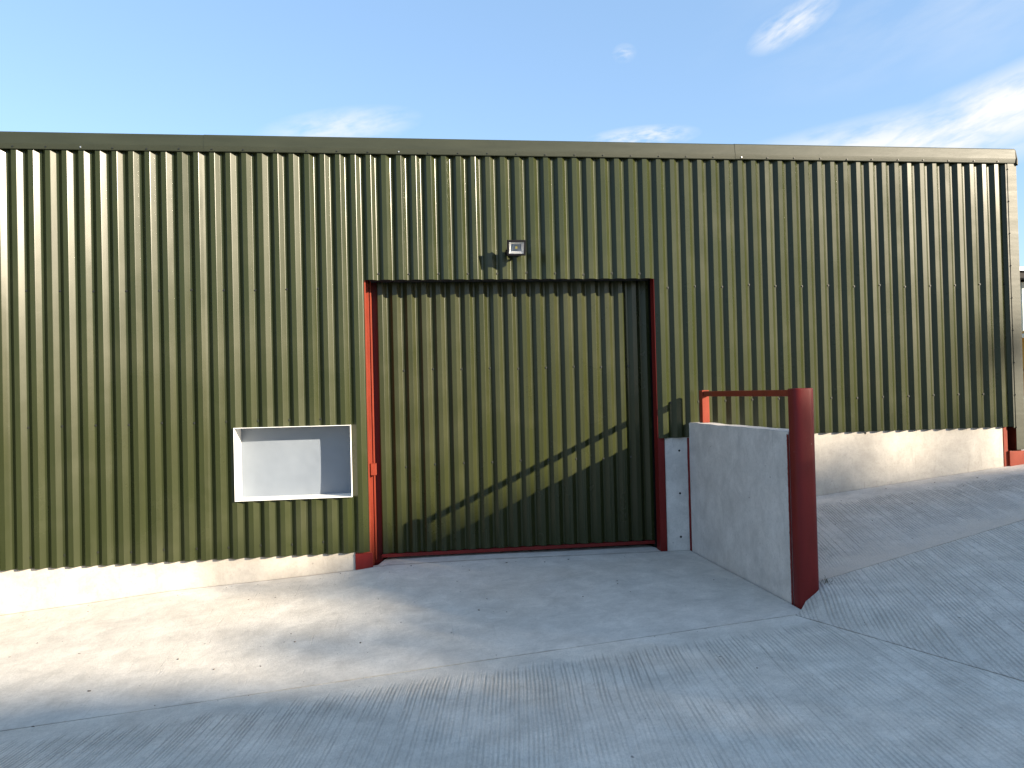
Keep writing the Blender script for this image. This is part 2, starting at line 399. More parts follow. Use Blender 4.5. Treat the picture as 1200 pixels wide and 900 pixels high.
# ---------------------------------------------------------------- the shed
shed = empty('metal_shed', (5.5, 0, 0), 'dark green corrugated steel shed with pale concrete plinth and closed sheeted doorway', 'shed')
CF, SF, VF = 0.350, 0.260, 0.130
def cladding(name, x0, x1, zb, zt, yc, phase, mat_, parent, seed, side_y=None, lip=True, rows=(), rowstart=0):
    """box-profile sheet between x0 and x1: crown faces at Y=yc, valleys DP behind. zb/zt may be functions of x"""
    rd = random.Random(seed)
    fb = zb if callable(zb) else (lambda x: zb)
    ft = zt if callable(zt) else (lambda x: zt)
    # one pitch: crown, slope, valley, slope ; small radii at the bends
    e = 0.004
    prof = [(0, 0, .5), (e, 0, 1), (CF*P-e, 0, 1), (CF*P, 0, .5)]
    pts = []
    i0 = math.floor((x0-phase)/P)-1; i1 = math.ceil((x1-phase)/P)+1
    for i in range(i0, i1+1):
        b = phase + i*P
        t = rd.gauss(0, 0.0007); t2 = rd.gauss(0, 0.0007); t3 = rd.gauss(0, 0.0016)
        pts += [(b+0.0008, 0.0022), (b+e, 0.0+t*.5), (b+CF*P-e, 0.0+t2*.5), (b+CF*P-0.0008, 0.0022),
                (b+(CF+SF)*P-0.002+t3, DP-0.002), (b+(CF+SF)*P+0.002+t3, DP), (b+(CF+SF+VF)*P-0.002, DP), (b+(CF+SF+VF)*P+0.002, DP-0.003)]
    # clip to [x0,x1]
    out = []
    for (a, ya), (b2, yb) in zip(pts, pts[1:]):
        if b2 <= x0 or a >= x1: continue
        if a < x0: ya = ya+(yb-ya)*(x0-a)/(b2-a); a = x0
        if not out: out.append((a, ya))
        if b2 > x1: yb = ya+(yb-ya)*(x1-a)/(b2-a); b2 = x1
        out.append((b2, yb))
    bm = bmesh.new()
    nz = 22
    g = []
    for (x, y) in out:
        row = []
        for k in range(nz+1):
            z = fb(x) + (ft(x)-fb(x))*k/nz
            wob = 0.0007*math.sin(x*2.3+seed)*math.sin(z*1.7+x*0.9+seed*2) + 0.0004*math.sin(z*4.1+math.floor(x/P)*2.4)
            row.append(bm.verts.new((x, yc+y+wob, z)))
        g.append(row)
    for i in range(len(g)-1):
        for k in range(nz): bm.faces.new((g[i][k], g[i+1][k], g[i+1][k+1], g[i][k+1]))
    # sheet thickness
    # lap strips: doubled sheet edge every six ribs
    # screws in the valleys, every second rib
    for z in rows:
        for i in range(i0, i1+1):
            if (i+rowstart) % 2: continue
            x = phase + (i+CF+SF+0.045)*P + rd.gauss(0, .002)
            zz = z + rd.gauss(0, .006)
            if x < x0+0.01 or x > x1-0.01 or zz < fb(x)+.02 or zz > ft(x)-.02: continue
            y = yc+DP
            tube(bm, (x+.008, y-0.001, zz), (x+.008, y-0.003, zz), 0.0125, 10, 1)
            tube(bm, (x+.008, y-0.003, zz), (x+.008, y-0.011, zz), 0.0080, 6, 1)
    return thicken(link_mesh(name, bm, [mat_, M_SCREW], parent))
FZ0, FZ1 = 4.548, 4.735
ROWS = (3.05, 1.70)
cladding('wall_cladding', -14, 3.617, 0.137, FZ0+0.07, 0.0, 0.0, M_SHEET, shed, 11, rows=(3.055, 1.62, 0.26))
cladding('wall_cladding', 3.6175, 6.9549, 3.150, FZ0+0.07, 0.0, 0.0, M_SHEET, shed, 12, rows=(3.215,))
cladding('wall_cladding', 6.955, 11.50, 1.285, FZ0+0.07, 0.0, 0.0, M_SHEET, shed, 13, rows=ROWS)

# top trim (fascia) in lapped lengths
def fascia(x0, x1, dy):
    bm = bmesh.new()
    pr = [(-0.012, FZ0-0.002), (-0.016, FZ0+0.004), (-0.020, FZ0+0.035), (-0.022, FZ0+0.055), (-0.004, FZ1-0.012), (0.004, FZ1-0.002), (0.020, FZ1+0.003), (0.30, FZ1+0.03)]
    n = max(2, int((x1-x0)/0.25))
    g = []
    for i in range(n+1):
        x = x0+(x1-x0)*i/n
        g.append([bm.verts.new((x, y-dy+0.0009*math.sin(x*3.1+z*9), z+dy*.6)) for y, z in pr])
    for i in range(n):
        for k in range(len(pr)-1): bm.faces.new((g[i][k], g[i+1][k], g[i+1][k+1], g[i][k+1]))
    i0 = math.floor(x0/P)
    for i in range(i0, math.ceil(x1/P)+1):
        if i % 2: continue
        x = (i+CF*0.55)*P + random.gauss(0, .004)
        if x < x0+.03 or x > x1-.03: continue
        zz = FZ0+0.022+random.gauss(0, .002)
        mi = 2 if i in (4, 24, 48) else 1
        tube(bm, (x, -0.018-dy, zz), (x, -0.0275-dy, zz), 0.0075, 8, mi)
    return thicken(link_mesh('fascia_trim', bm, [M_TRIM, M_SCREW, M_ZSCREW], shed))
fascia(-14, 2.005, 0.0); fascia(1.95, 8.02, 0.0028); fascia(7.965, 11.615, 0.0056)
# corner trim and its return, fascia end cap
bm = bmesh.new()
box(bm, 11.505, 11.625, -0.012, -0.0105, 1.00, FZ0+0.02)
box(bm, 11.6235, 11.625, -0.0100, 0.22, 1.00, FZ0+0.02)
box(bm, 11.480, 11.5045, -0.006, -0.0045, 1.27, FZ0+0.02)
for k in range(9):
    z = 1.28+k*0.40
    tube(bm, (11.513, -0.012, z), (11.513, -0.021, z), 0.0065, 8, 1)
link_mesh('corner_trim', bm, [M_TRIM, M_SCREW], shed)
bm = bmesh.new()
pr = [(-0.034, FZ0-0.004), (-0.036, FZ0+0.05), (-0.008, FZ1-0.005), (0.30, FZ1+0.03), (0.30, FZ0-0.004)]
a = [bm.verts.new((11.617, y, z)) for y, z in pr]; b = [bm.verts.new((11.632, y, z-0.02)) for y, z in pr]
bm.faces.new(a); bm.faces.new(b[::-1])
for i in range(len(pr)): bm.faces.new((a[i], b[i], b[(i+1) % len(pr)], a[(i+1) % len(pr)]))
bmesh.ops.recalc_face_normals(bm, faces=bm.faces[:])
link_mesh('end_cap', bm, M_TRIM, shed)
# roof, gable and rear walls
bm = bmesh.new()
n = 160; g = []
for i in range(n+1):
    x = -14 + (11.6+14)*i/n
    dz = 0.03 if i % 4 in (0, 1) else 0.0
    g.append((bm.verts.new((x, 0.10, FZ0+0.075+dz)), bm.verts.new((x, 7.0, FZ1+0.55+dz)), bm.verts.new((x, 14.0, FZ0+0.075+dz))))
for i in range(n):
    for k in range(2): bm.faces.new((g[i][k], g[i+1][k], g[i+1][k+1], g[i][k+1]))
thicken(link_mesh('roof', bm, M_TRIM, shed))
bm = bmesh.new()
ys = []
k = 0
while 0.16 + k*P < 13.9:
    b = 0.16+k*P
    ys += [(b, 0), (b+CF*P, 0), (b+(CF+SF)*P, DP), (b+(CF+SF+VF)*P, DP)]; k += 1
def gz(y): return FZ1-0.05 + 0.58*(1-abs(y-7)/7)
pv = None
for y, d in ys:
    c_ = (bm.verts.new((11.60-d, y, 1.30)), bm.verts.new((11.60-d, y, gz(y))))
    if pv: bm.faces.new((pv[0], c_[0], c_[1], pv[1]))
    pv = c_
thicken(link_mesh('gable_cladding', bm, M_SHEET, shed))
bm = bmesh.new()
box(bm, -14, 11.5, 13.9, 13.98, 0, FZ1-0.04); box(bm, -14, -13.95, 0.1, 13.9, 0, FZ1-0.04)
box(bm, 11.40, 11.55, 0.45, 13.9, -0.2, 1.35)
link_mesh('rear_wall', bm, M_SHEET, shed)
# concrete plinth: left length, pillar right of the doorway, right length
def cast_block(name, x0, x1, y0, y1, z0, z1, parent, mat_=None, holes=(), step=0.25):
    bm = bmesh.new()
    box(bm, x0, x1, y0, y1, z0, z1, 0.006)
    for (hx, hz) in holes:
        tube(bm, (hx, y0-0.0025, hz), (hx, y0+0.003, hz), 0.013, 12, 1)
    return link_mesh(name, bm, [mat_ or M_CAST, M_DARK], parent)
cast_block('concrete_plinth', -14, 3.46, DP+0.012, 0.24, -1.1, 0.20, shed)
cast_block('concrete_plinth', 7.031, 7.60, DP+0.010, 0.24, -0.5, 1.33, shed, M_WALLC, holes=((7.205, 1.132), (7.200, 0.633), (7.196, 0.125)))
cast_block('concrete_plinth', 7.603, 11.375, DP+0.012, 0.24, -0.3, 1.36, shed, holes=((9.546, 1.262), (10.744, 1.41)))
# steel door columns (H sections) and lintel
def hcol(name, x0, x1, z0, z1, parent, yf=DP+0.004, depth=0.19, m=None):
    bm = bmesh.new()
    box(bm, x0, x1, yf, yf+0.011, z0, z1, 0.0015)
    box(bm, x0+0.02, x1+0.020 if x0 < 5 else x1, yf+depth-0.011, yf+depth, z0, z1, 0.0015)
    xm = (x0+x1)/2
    box(bm, xm-0.004, xm+0.004, yf+0.012, yf+depth-0.012, z0, z1)
    return link_mesh(name, bm, m or M_RED, parent)
hcol('steel_column', 3.462, 3.633, -0.30, 3.30, shed)
bm = bmesh.new()   # painted foot casing in front of the left column
box(bm, 3.458, 3.648, DP-0.010, DP+0.003, -0.30, 0.122, 0.003)
link_mesh('column_foot', bm, M_DRED, shed)
bm = bmesh.new()   # right column
box(bm, 6.948, 7.028, DP+0.003, DP+0.013, -0.20, 3.30, 0.0015)
box(bm, 6.950, 6.960, DP+0.014, 0.175, -0.20, 3.30)
box(bm, 6.950, 7.028, 0.176, 0.187, -0.20, 3.30, 0.0015)
link_mesh('steel_column', bm, M_DRED, shed)
bm = bmesh.new()   # corner column at the right end
box(bm, 11.378, 11.420, DP+0.006, DP+0.018, 0.5, 1.42, 0.001)
box(bm, 11.420, 11.430, DP+0.006, 0.26, 0.5, 1.42)
box(bm, 11.378, 11.600, 0.26, 0.272, 0.5, 1.42, 0.001)
box(bm, 11.560, 11.600, 0.03, 0.255, 0.986, 1.42, 0.001)
box(bm, 11.433, 11.640, 0.02, 0.20, 0.70, 0.985, 0.004)
link_mesh('steel_column', bm, M_RED, shed)
bm = bmesh.new()   # lintel behind the sheets over the doorway
box(bm, 3.66, 6.95, DP+0.004, R+0.05, 3.165, 3.30, 0.002)
link_mesh('lintel', bm, M_DARK, shed)
# bits closing the recess behind the jambs
bm = bmesh.new()
box(bm, 3.40, 3.745, R+0.085, R+0.10, -0.2, 3.3)
link_mesh('jamb_lining', bm, M_DRED, shed)
bm = bmesh.new(); box(bm, 6.98, 7.1, R+0.08, R+0.10, -0.2, 3.3)
link_mesh('jamb_lining', bm, M_DARK, shed)
# door: sheeted leaf with frame edge, bottom rail and latch
DX0, DX1 = 3.742, 6.955
door = bpy.data.objects.new('door', None); COL.objects.link(door); door.parent = shed; door.location = (-0.15, 0, 0)
cl = cladding('door_cladding', DX0, DX1, 0.055, 3.27, R, 3.915-P, M_DOOR, door, 31, rows=(2.145, 1.05), rowstart=1)
bm = bmesh.new()
box(bm, DX0-0.012, DX1, R-0.004, R+0.055, 0.012, 0.050, 0.003)
link_mesh('bottom_rail', bm, M_DRED, door)
bm = bmesh.new()
box(bm, 3.663, 3.679, R-0.035, R+0.05, 0.0, 3.27, 0.002)
link_mesh('door_frame', bm, M_RED, door)
bm = bmesh.new()
box(bm, 3.636, 3.700, 0.165, 0.235, 0.965, 1.098, 0.004)
link_mesh('latch', bm, M_RED, door)
bm = bmesh.new()
box(bm, DX0, DX1, R+DP+0.03, R+DP+0.05, 0.0, 3.3)
link_mesh('door_lining', bm, M_DARK, door)

# recessed white-edged box in the left wall
wx0, wx1, wz0, wz1 = 2.207, 3.447, 0.754, 1.547
wb = bpy.data.objects.new('wall_recess', None); COL.objects.link(wb); wb.parent = shed; wb.location = (wx0-5.5, 0, 0)
DEP = 0.295
bm = bmesh.new()
t = 0.006
def quadbox(x0, x1, y0, y1, z0, z1): box(bm, x0, x1, y0, y1, z0, z1, 0.0012)
YF = -0.028
quadbox(wx0, wx0+t, YF, DEP, wz0, wz1); quadbox(wx1-t, wx1, YF, DEP, wz0, wz1)
quadbox(wx0+t, wx1-t, YF+0.002, DEP, wz1-t, wz1-0.001); quadbox(wx0+t, wx1-t, YF+0.002, DEP, wz0+0.001, wz0+t)
for v in bm.verts:       # hand-folded metal: edges are slightly wavy
    v.co.z += 0.004*math.sin(v.co.x*6.3); v.co.x += 0.004*math.sin(v.co.z*7)
link_mesh('tray_edge', bm, M_WHITE, wb)
bm = bmesh.new()
n = 20; g = []
for i in range(n+1):
    row = []
    for k in range(n+1):
        x = wx0+t*.5+(wx1-wx0-t)*i/n; z = wz0+t*.5+(wz1-wz0-t)*k/n
        bul = math.sin(math.pi*i/n)*math.sin(math.pi*k/n)
        row.append(bm.verts.new((x, DEP-0.012-0.02*bul+0.006*noise.noise(Vector((x*3, z*3, 1))), z)))
    g.append(row)
for i in range(n):
    for k in range(n): bm.faces.new((g[i][k], g[i+1][k], g[i+1][k+1], g[i][k+1]))
link_mesh('back_panel', bm, M_PANEL, wb, smooth=True)

# the cladding behind the recess has to be cut: rebuild the left sheet in four fields
for o_ in [c for c in shed.children if c.name == 'wall_cladding']:
    bpy.data.objects.remove(o_, do_unlink=True)
def left_field(x0, x1, zb, zt, rows, seed):
    return cladding('wall_cladding', x0, x1, zb, zt, 0.0, 0.0, M_SHEET, shed, seed, rows=rows)
RW = (3.055, 1.62, 0.26)
left_field(-14, wx0-0.001, 0.137, FZ0+0.07, RW, 11)
left_field(wx0-0.0008, wx1+0.0008, wz1+0.001, FZ0+0.07, RW, 14)
left_field(wx0-0.0008, wx1+0.0008, 0.137, wz0-0.004, RW, 15)
left_field(wx1+0.001, 3.617, 0.137, FZ0+0.07, RW, 16)

# ---------------------------------------------------------------- partition wall, end column, rail
PX0, PX1 = 7.318, 7.500
pw = empty('concrete_partition', (7.41, -1.2, 0), 'free-standing pale grey cast concrete wall running out from the shed beside the doorway', 'wall')
bm = bmesh.new()
nY, nZ = 26, 16
box(bm, PX0, PX1, -2.34, DP+0.006, -0.30, 1.458)
bmesh.ops.subdivide_edges(bm, edges=[e for e in bm.edges if abs((e.verts[0].co-e.verts[1].co).y) > 1], cuts=24, use_grid_fill=True)
for v in bm.verts:
    if v.co.z > 1.4:
        v.co.z += 0.006*noise.noise(Vector((v.co.y*3, v.co.x*9, 0))) + 0.010*(-v.co.y/2.4)
        if v.co.x < 7.4: v.co.x += 0.003*noise.noise(Vector((v.co.y*5, 1, 0)))
bmesh.ops.bevel(bm, geom=[e for e in bm.edges if all(v.co.z > 1.4 for v in e.verts) and abs((e.verts[0].co-e.verts[1].co).y) > .01], offset=0.007, segments=2, affect='EDGES')
link_mesh('wall_panel', bm, M_WALLC, pw)
bm = bmesh.new()       # ragged red-painted steel edge in the inner corner
g = []
for k in range(41):
    z = -0.06 + 1.34*k/40
    w = 0.016 + 0.006*noise.noise(Vector((0, 0, z*9)))
    g.append([bm.verts.new((PX0-w, DP-0.004, z)), bm.verts.new((PX0-0.002, DP-0.016-w*.4, z)), bm.verts.new((PX0-0.001, DP+0.008, z)), bm.verts.new((PX0-w, DP+0.008, z))])
for k in range(40):
    for j in range(4): bm.faces.new((g[k][j], g[k][(j+1) % 4], g[k+1][(j+1) % 4], g[k+1][j]))
bm.faces.new(g[0]); bm.faces.new(g[-1][::-1]); bmesh.ops.recalc_face_normals(bm, faces=bm.faces[:])
link_mesh('corner_strip', bm, M_DRED, pw)

bm = bmesh.new(); g = []          # paint dragged over the concrete beside the post
for k in range(90):
    z = -0.06 + 1.50*k/89
    w = 0.008 + 0.010*abs(noise.noise(Vector((4, 1, z*14.3)))) + 0.008*max(0, noise.noise(Vector((2, 7, z*41.3))))
    g.append([bm.verts.new((PX0-0.0025, -2.326+w, z)), bm.verts.new((PX0-0.0025, -2.345, z)), bm.verts.new((PX0+0.001, -2.345, z)), bm.verts.new((PX0+0.001, -2.326+w, z))])
for k in range(89):
    for j in range(4): bm.faces.new((g[k][j], g[k][(j+1) % 4], g[k+1][(j+1) % 4], g[k+1][j]))
bm.faces.new(g[0]); bm.faces.new(g[-1][::-1]); bmesh.ops.recalc_face_normals(bm, faces=bm.faces[:])
link_mesh('paint_edge', bm, M_DRED, pw)
pc = empty('steel_post', (7.405, -2.42, 0.05), 'thick rounded dark red steel post capping the outer end of the concrete wall', 'post')
bm = bmesh.new()
seg = 40; rx, ry = 0.094, 0.080; cx, cy = 7.405, -2.405
rings = []
for z, s in ((-0.35, 1), (1.822, 1), (1.829, 0.985), (1.832, 0.95), (1.8325, 0.5)):
    ring = []
    for i in range(seg):
        a_ = 2*math.pi*i/seg; ca, sa = math.cos(a_), math.sin(a_)
        f = 2/3.2
        ring.append(bm.verts.new((cx+s*rx*math.copysign(abs(ca)**f, ca), cy+s*ry*math.copysign(abs(sa)**f, sa), z)))
    rings.append(ring)
for a_, b_ in zip(rings, rings[1:]):
    for i in range(seg): bm.faces.new((a_[i], a_[(i+1) % seg], b_[(i+1) % seg], b_[i]))
bm.faces.new(rings[-1])
bmesh.ops.recalc_face_normals(bm, faces=bm.faces[:])
link_mesh('post_body', bm, M_DRED, pc, smooth=True)
bm = bmesh.new()
box(bm, 7.501, 7.548, -2.332, -2.318, -0.1, 1.452, 0.002)
box(bm, 7.501, 7.513, -2.317, -2.20, -0.1, 1.452, 0.002)
link_mesh('edge_flange', bm, M_DRED, pc)

rl = empty('guard_rail', (7.43, -1.2, 1.46), 'red square steel rail and short upright bolted on top of the concrete wall', 'rail')
bm = bmesh.new(); box(bm, 7.402, 7.458, -2.335, -0.245, 1.762, 1.820, 0.004)
link_mesh('rail_bar', bm, M_RED, rl)
bm = bmesh.new(); box(bm, 7.388, 7.472, -0.240, -0.150, 1.462, 1.832, 0.004)
link_mesh('upright', bm, M_RED, rl)

# ---------------------------------------------------------------- floodlight above the doorway
fl = empty('floodlight', (5.31, 0.0, 3.35), 'small black square LED floodlight fixed to the green wall above the doorway', 'light')
fl.rotation_euler = (0, 0, 0)
def tilt(bm, ang, piv):
    M = Matrix.Translation(piv) @ Matrix.Rotation(ang, 4, 'X') @ Matrix.Translation(-Vector(piv))
    for v in bm.verts: v.co = M @ v.co
FX0, FX1, FZa, FZb = 5.202, 5.412, 3.375, 3.545; FY = -0.215
piv = (5.3, FY, 3.46); AN = math.radians(18)
bm = bmesh.new()      # frame: four bars round the glass, tapered finned back
fw = 0.022
box(bm, FX0, FX1, FY, FY+0.035, FZb-fw, FZb, 0.004); box(bm, FX0, FX1, FY, FY+0.035, FZa, FZa+fw, 0.004)
box(bm, FX0, FX0+fw, FY, FY+0.035, FZa+fw, FZb-fw, 0.003); box(bm, FX1-fw, FX1, FY, FY+0.035, FZa+fw, FZb-fw, 0.003)
box(bm, FX0+0.012, FX1-0.012, FY+0.036, FY+0.055, FZa+0.012, FZb-0.012, 0.006)
for k in range(9):
    x = FX0+0.035+k*0.0175
    box(bm, x-0.002, x+0.002, FY+0.055, FY+0.085, FZa+0.03, FZb-0.03, 0.0)
tilt(bm, AN, piv)
hs = link_mesh('housing', bm, M_BLACK, fl)
bm = bmesh.new()      # bright reflector tray with sloping sides
o4 = [(FX0+fw, FZa+fw), (FX1-fw, FZa+fw), (FX1-fw, FZb-fw), (FX0+fw, FZb-fw)]
i4 = [(FX0+fw+.026, FZa+fw+.024), (FX1-fw-.026, FZa+fw+.024), (FX1-fw-.026, FZb-fw-.022), (FX0+fw+.026, FZb-fw-.022)]
A = [bm.verts.new((x, FY+0.006, z)) for x, z in o4]; B = [bm.verts.new((x, FY+0.030, z)) for x, z in i4]
for i in range(4): bm.faces.new((A[i], A[(i+1) % 4], B[(i+1) % 4], B[i]))
fb_ = bm.faces.new(B); fb_.material_index = 1
bmesh.ops.recalc_face_normals(bm, faces=bm.faces[:])
tilt(bm, AN, piv)
M_REFL = simple('reflector', (0.80, 0.81, 0.83), 0.4, 0.35, 0.03)
link_mesh('reflector', bm, [M_REFL, simple('led_board', (0.13, 0.17, 0.24), 0.35, 0.3, 0.05)], fl)
bm = bmesh.new(); box(bm, 5.295, 5.319, FY+0.024, FY+0.029, 3.450, 3.474); tilt(bm, AN, piv)
link_mesh('led_chip', bm, simple('led_phosphor', (0.75, 0.62, 0.12), 0.5), fl)
bm = bmesh.new(); box(bm, FX0+fw-.003, FX1-fw+.003, FY+0.001, FY+0.004, FZa+fw-.003, FZb-fw+.003); tilt(bm, AN, piv)
mg, nt, b = mat('clear_glass'); b.inputs['Transmission Weight'].default_value = 1; b.inputs['Roughness'].default_value = 0.05
b.inputs['IOR'].default_value = 1.3
link_mesh('glass', bm, mg, fl)
bm = bmesh.new()      # U bracket and wall plate, junction box
for x in (FX0-0.006, FX1+0.001):
    box(bm, x, x+0.005, FY+0.035, FY+0.190, 3.425, 3.450, 0.001)
    tube(bm, (x-0.006, FY+0.045, 3.438), (x+0.012, FY+0.045, 3.438), 0.009, 10)
box(bm, FX0-0.006, FX1+0.006, -0.026, -0.020, 3.425, 3.450, 0.001)
box(bm, 5.27, 5.35, -0.019, 0.012, 3.41, 3.47, 0.004)
box(bm, 5.275, 5.34, FY+0.088, FY+0.125, 3.42, 3.48, 0.006)
link_mesh('bracket', bm, M_BLACK, fl)

# ---------------------------------------------------------------- right-hand background: neighbouring shed and a yellow machine
nb = empty('neighbouring_shed', (26, 9, 0.6), 'grey sheeted shed with dark roof edge just showing past the corner of the green shed', 'shed')
M_GREYS = simple('grey_sheeting', (0.32, 0.37, 0.36), 0.5, 0.1, 0.1)
bm = bmesh.new()
pv = None; k = 0
while 18.2 + k*0.25 < 34:
    for dx, dy in ((0, 0), (0.12, 0), (0.16, 0.035), (0.21, 0.035)):
        x = 18.2+k*0.25+dx
        c_ = (bm.verts.new((x, 9+dy, 0.2)), bm.verts.new((x, 9+dy, 4.40)))
        if pv: bm.faces.new((pv[0], c_[0], c_[1], pv[1]))
        pv = c_
    k += 1
thicken(link_mesh('wall', bm, M_GREYS, nb))
bm = bmesh.new(); box(bm, 17.9, 34.2, 8.6, 8.9, 4.44, 4.60, 0.01); box(bm, 17.9, 34.2, 8.6, 20, 4.61, 4.70, 0.01)
link_mesh('roof', bm, M_BLACK, nb)
bm = bmesh.new(); box(bm, 17.9, 34.2, 8.52, 8.59, 4.62, 4.72, 0.004)
link_mesh('gutter', bm, simple('pale_gutter', (0.55, 0.57, 0.58), 0.4), nb)
bm = bmesh.new(); box(bm, 18.2, 34, 9.2, 20, 0.2, 4.40)
link_mesh('body', bm, M_GREYS, nb)
ym = empty('yellow_machine', (17.2, 5.2, 0.9), 'yellow farm machine parked beyond the right corner of the green shed', 'machine')
M_YEL = simple('yellow_paint', (0.62, 0.30, 0.03), 0.45, 0, 0.15, 4)
bm = bmesh.new()
box(bm, 16.1, 18.4, 4.6, 5.9, 1.55, 2.05, 0.05); box(bm, 16.15, 17.2, 4.7, 5.8, 2.05, 2.85, 0.06); box(bm, 17.3, 18.5, 4.75, 5.75, 2.05, 2.45, 0.08)
link_mesh('body', bm, M_YEL, ym)
bm = bmesh.new(); box(bm, 16.06, 16.11, 4.8, 5.7, 2.70, 2.78, 0.01); box(bm, 16.1, 17.25, 4.66, 4.70, 2.62, 2.72, 0.005)
link_mesh('light_bar', bm, simple('pale_plastic', (0.85, 0.8, 0.7), 0.4), ym)
for x in (16.55, 18.0):
    bm = bmesh.new(); tube(bm, (x, 4.35, 1.25), (x, 4.75, 1.25), 0.50, 28)
    wl = link_mesh('wheel', bm, simple('tyre_rubber', (0.02, 0.02, 0.02), 0.9), ym)
    bm = bmesh.new(); tube(bm, (x, 4.335, 1.25), (x, 4.36, 1.25), 0.26, 20)
    link_mesh('rim', bm, M_YEL, wl)

# ---------------------------------------------------------------- weeds at the foot of the post
wd = bmesh.new(); rr = random.Random(5)
for k in range(26):
    bx_, by_ = 7.585+rr.gauss(0, .03), -2.40+rr.gauss(0, .03); z = hB(bx_, by_)
    d = Vector((rr.gauss(0, 1), rr.gauss(0, 1), 0)).normalized(); hgt = rr.uniform(.015, .05)
    a_ = Vector((bx_, by_, z-.004)); s_ = Vector((-d.y, d.x, 0))*0.0025
    m1 = a_+d*hgt*.3+Vector((0, 0, hgt*.7)); m2 = a_+d*hgt*.8+Vector((0, 0, hgt))
    v = [wd.verts.new(p_) for p_ in (a_-s_, a_+s_, m1+s_*.8, m1-s_*.8)]; wd.faces.new(v)
    wd.faces.new((v[3], v[2], wd.verts.new(m2)))
tag(link_mesh('weed', wd, simple('dry_weed', (0.10, 0.09, 0.05), 0.8)), 'tiny dry tuft growing in the joint at the foot of the red post', 'weed')

# ---------------------------------------------------------------- trees behind the photographer, whose shade falls on the yard
K = 38.0
OX, OY, OZ = 1.22*K, -K, 0.53*K      # tree plane seen along the sun from the shed front
EDGE = [(-16, -1.9), (-9, -1.4), (-5, -1.55), (-1.6, -1.42), (-0.6, -1.46), (0.4, -1.60), (1.1, -1.56), (1.5, -1.40), (2.1, -1.28), (2.5, -1.1), (2.65, -0.3), (2.95, 0.0), (3.6, 0.30), (4.0, 0.52), (4.6, 0.68), (6, 0.86), (7.2, 1.25), (8.4, 1.30), (9.1, 1.05), (10, .78), (10.8, .95), (11.6, 0.60), (13, 1.1), (16, .2), (20, -1), (30, -2)]
def top(x): return lerp_tab(EDGE, x) if x < 30 else -2
M_LEAF, nt, b = mat('foliage')
p = pos(nt)
L(nt, mix(nt, rng(nt, noi(nt, p, 0.9, 3), 0.35, 0.65), (0.035, 0.06, 0.02), (0.08, 0.11, 0.03)), b.inputs['Base Color'])
b.inputs['Roughness'].default_value = 0.6
M_BARK = simple('bark', (0.10, 0.075, 0.055), 0.95, 0, 0.3, 4, .6, 20)
GZ = 0.0
def tree(x0, x1, label, seed, extra=()):
    rd = random.Random(seed)
    cx = (x0+x1)/2
    gz_ = h_far(OX+cx, OY)
    t = empty('tree', (OX+cx, OY, gz_), label, 'tree', 'trees standing in a row behind the yard')
    bm = bmesh.new()
    base = Vector((OX+cx, OY, gz_)); th = OZ+top(cx)-gz_
    prev = base; r0 = 0.45
    for k in range(1, 7):
        q = base + Vector((rd.gauss(0, .25), rd.gauss(0, .25), th*0.85*k/6))
        tube(bm, prev, q, r0*(1-(k-1)/7), 10, 0, r0*(1-k/7)); prev = q
    for k in range(16):
        z = th*rd.uniform(.3, .8); a_ = base+Vector((0, 0, z)); an = rd.random()*6.28; ln = rd.uniform(2, 4)
        tube(bm, a_, a_+Vector((math.cos(an)*ln, math.sin(an)*ln*.6, ln*.6)), .12, 7, 0, .03)
    link_mesh('trunk', bm, M_BARK, t)
    bm = bmesh.new()
    vol = (x1-x0)*10*5
    n = int(vol*21)
    for _ in range(n):
        x = rd.uniform(x0-.3, x1+.3); y = rd.uniform(-2.6, 2.6)
        tp = top(x) + 0.10*noise.noise(Vector((x*1.1, y*1.1, seed)))
        zr = rd.random()**1.3*11
        z = tp - 0.12 - zr
        # rounded crown: narrower at the outside in Y
        if abs(y) > 2.6*math.sqrt(min(1, (zr+.35)/2.2)): continue
        add_leaf(bm, x, y, z, rd, 0.17 if zr < 0.9 else (0.25 if zr < 1.6 else 0.36))
    for (ex, ez, er, cnt) in extra:
        for _ in range(cnt):
            v = Vector((rd.gauss(0, 1), rd.gauss(0, 1), rd.gauss(0, 1)))*er*.5
            add_leaf(bm, ex+v.x, v.y, ez+v.z, rd, 0.12)
    link_mesh('crown', bm, M_LEAF, t)
def add_leaf(bm, x, y, z, rd, s):
    # keep the silhouette true along the sun's direction for leaves off the tree plane
    c = Vector((OX+x, OY, OZ+z)) + Vector((-1.22, 1, -0.53))*(y*-0.0) + Vector((1.22, -1, 0.53))*y*0.8
    u = Vector((rd.gauss(0, 1), rd.gauss(0, 1), rd.gauss(0, 1))).normalized(); w = u.orthogonal().normalized()
    s *= rd.uniform(.7, 1.3)
    vs = [bm.verts.new(c+u*s), bm.verts.new(c+w*s*.7), bm.verts.new(c-u*s), bm.verts.new(c-w*s*.7)]
    bm.faces.new(vs)
tree(-16, -7.5, 'broad leafy tree, the one farthest to the left behind the yard', 1)
tree(-7.5, -1.5, 'broad leafy tree second from the left behind the yard', 2)
tree(-1.5, 2.5, 'low leafy tree beside the tall middle tree behind the yard', 3, extra=((1.9, -1.20, 0.22, 60), (1.2, -1.27, 0.18, 80), (0.7, -1.28, 0.14, 40), (2.4, -1.0, .3, 50)))
tree(2.5, 9.3, 'tall leafy tree in the middle of the row behind the yard', 4, extra=((2.3, -0.25, .3, 30),))
tree(9.3, 16, 'leafy tree with a separate leader twig right of the middle behind the yard', 5, extra=((11.35, 2.25, .30, 60), (9.6, 1.2, .2, 20), (10.8, 1.25, .2, 20)))
tree(16, 26, 'broad leafy tree, the one farthest to the right behind the yard', 6)

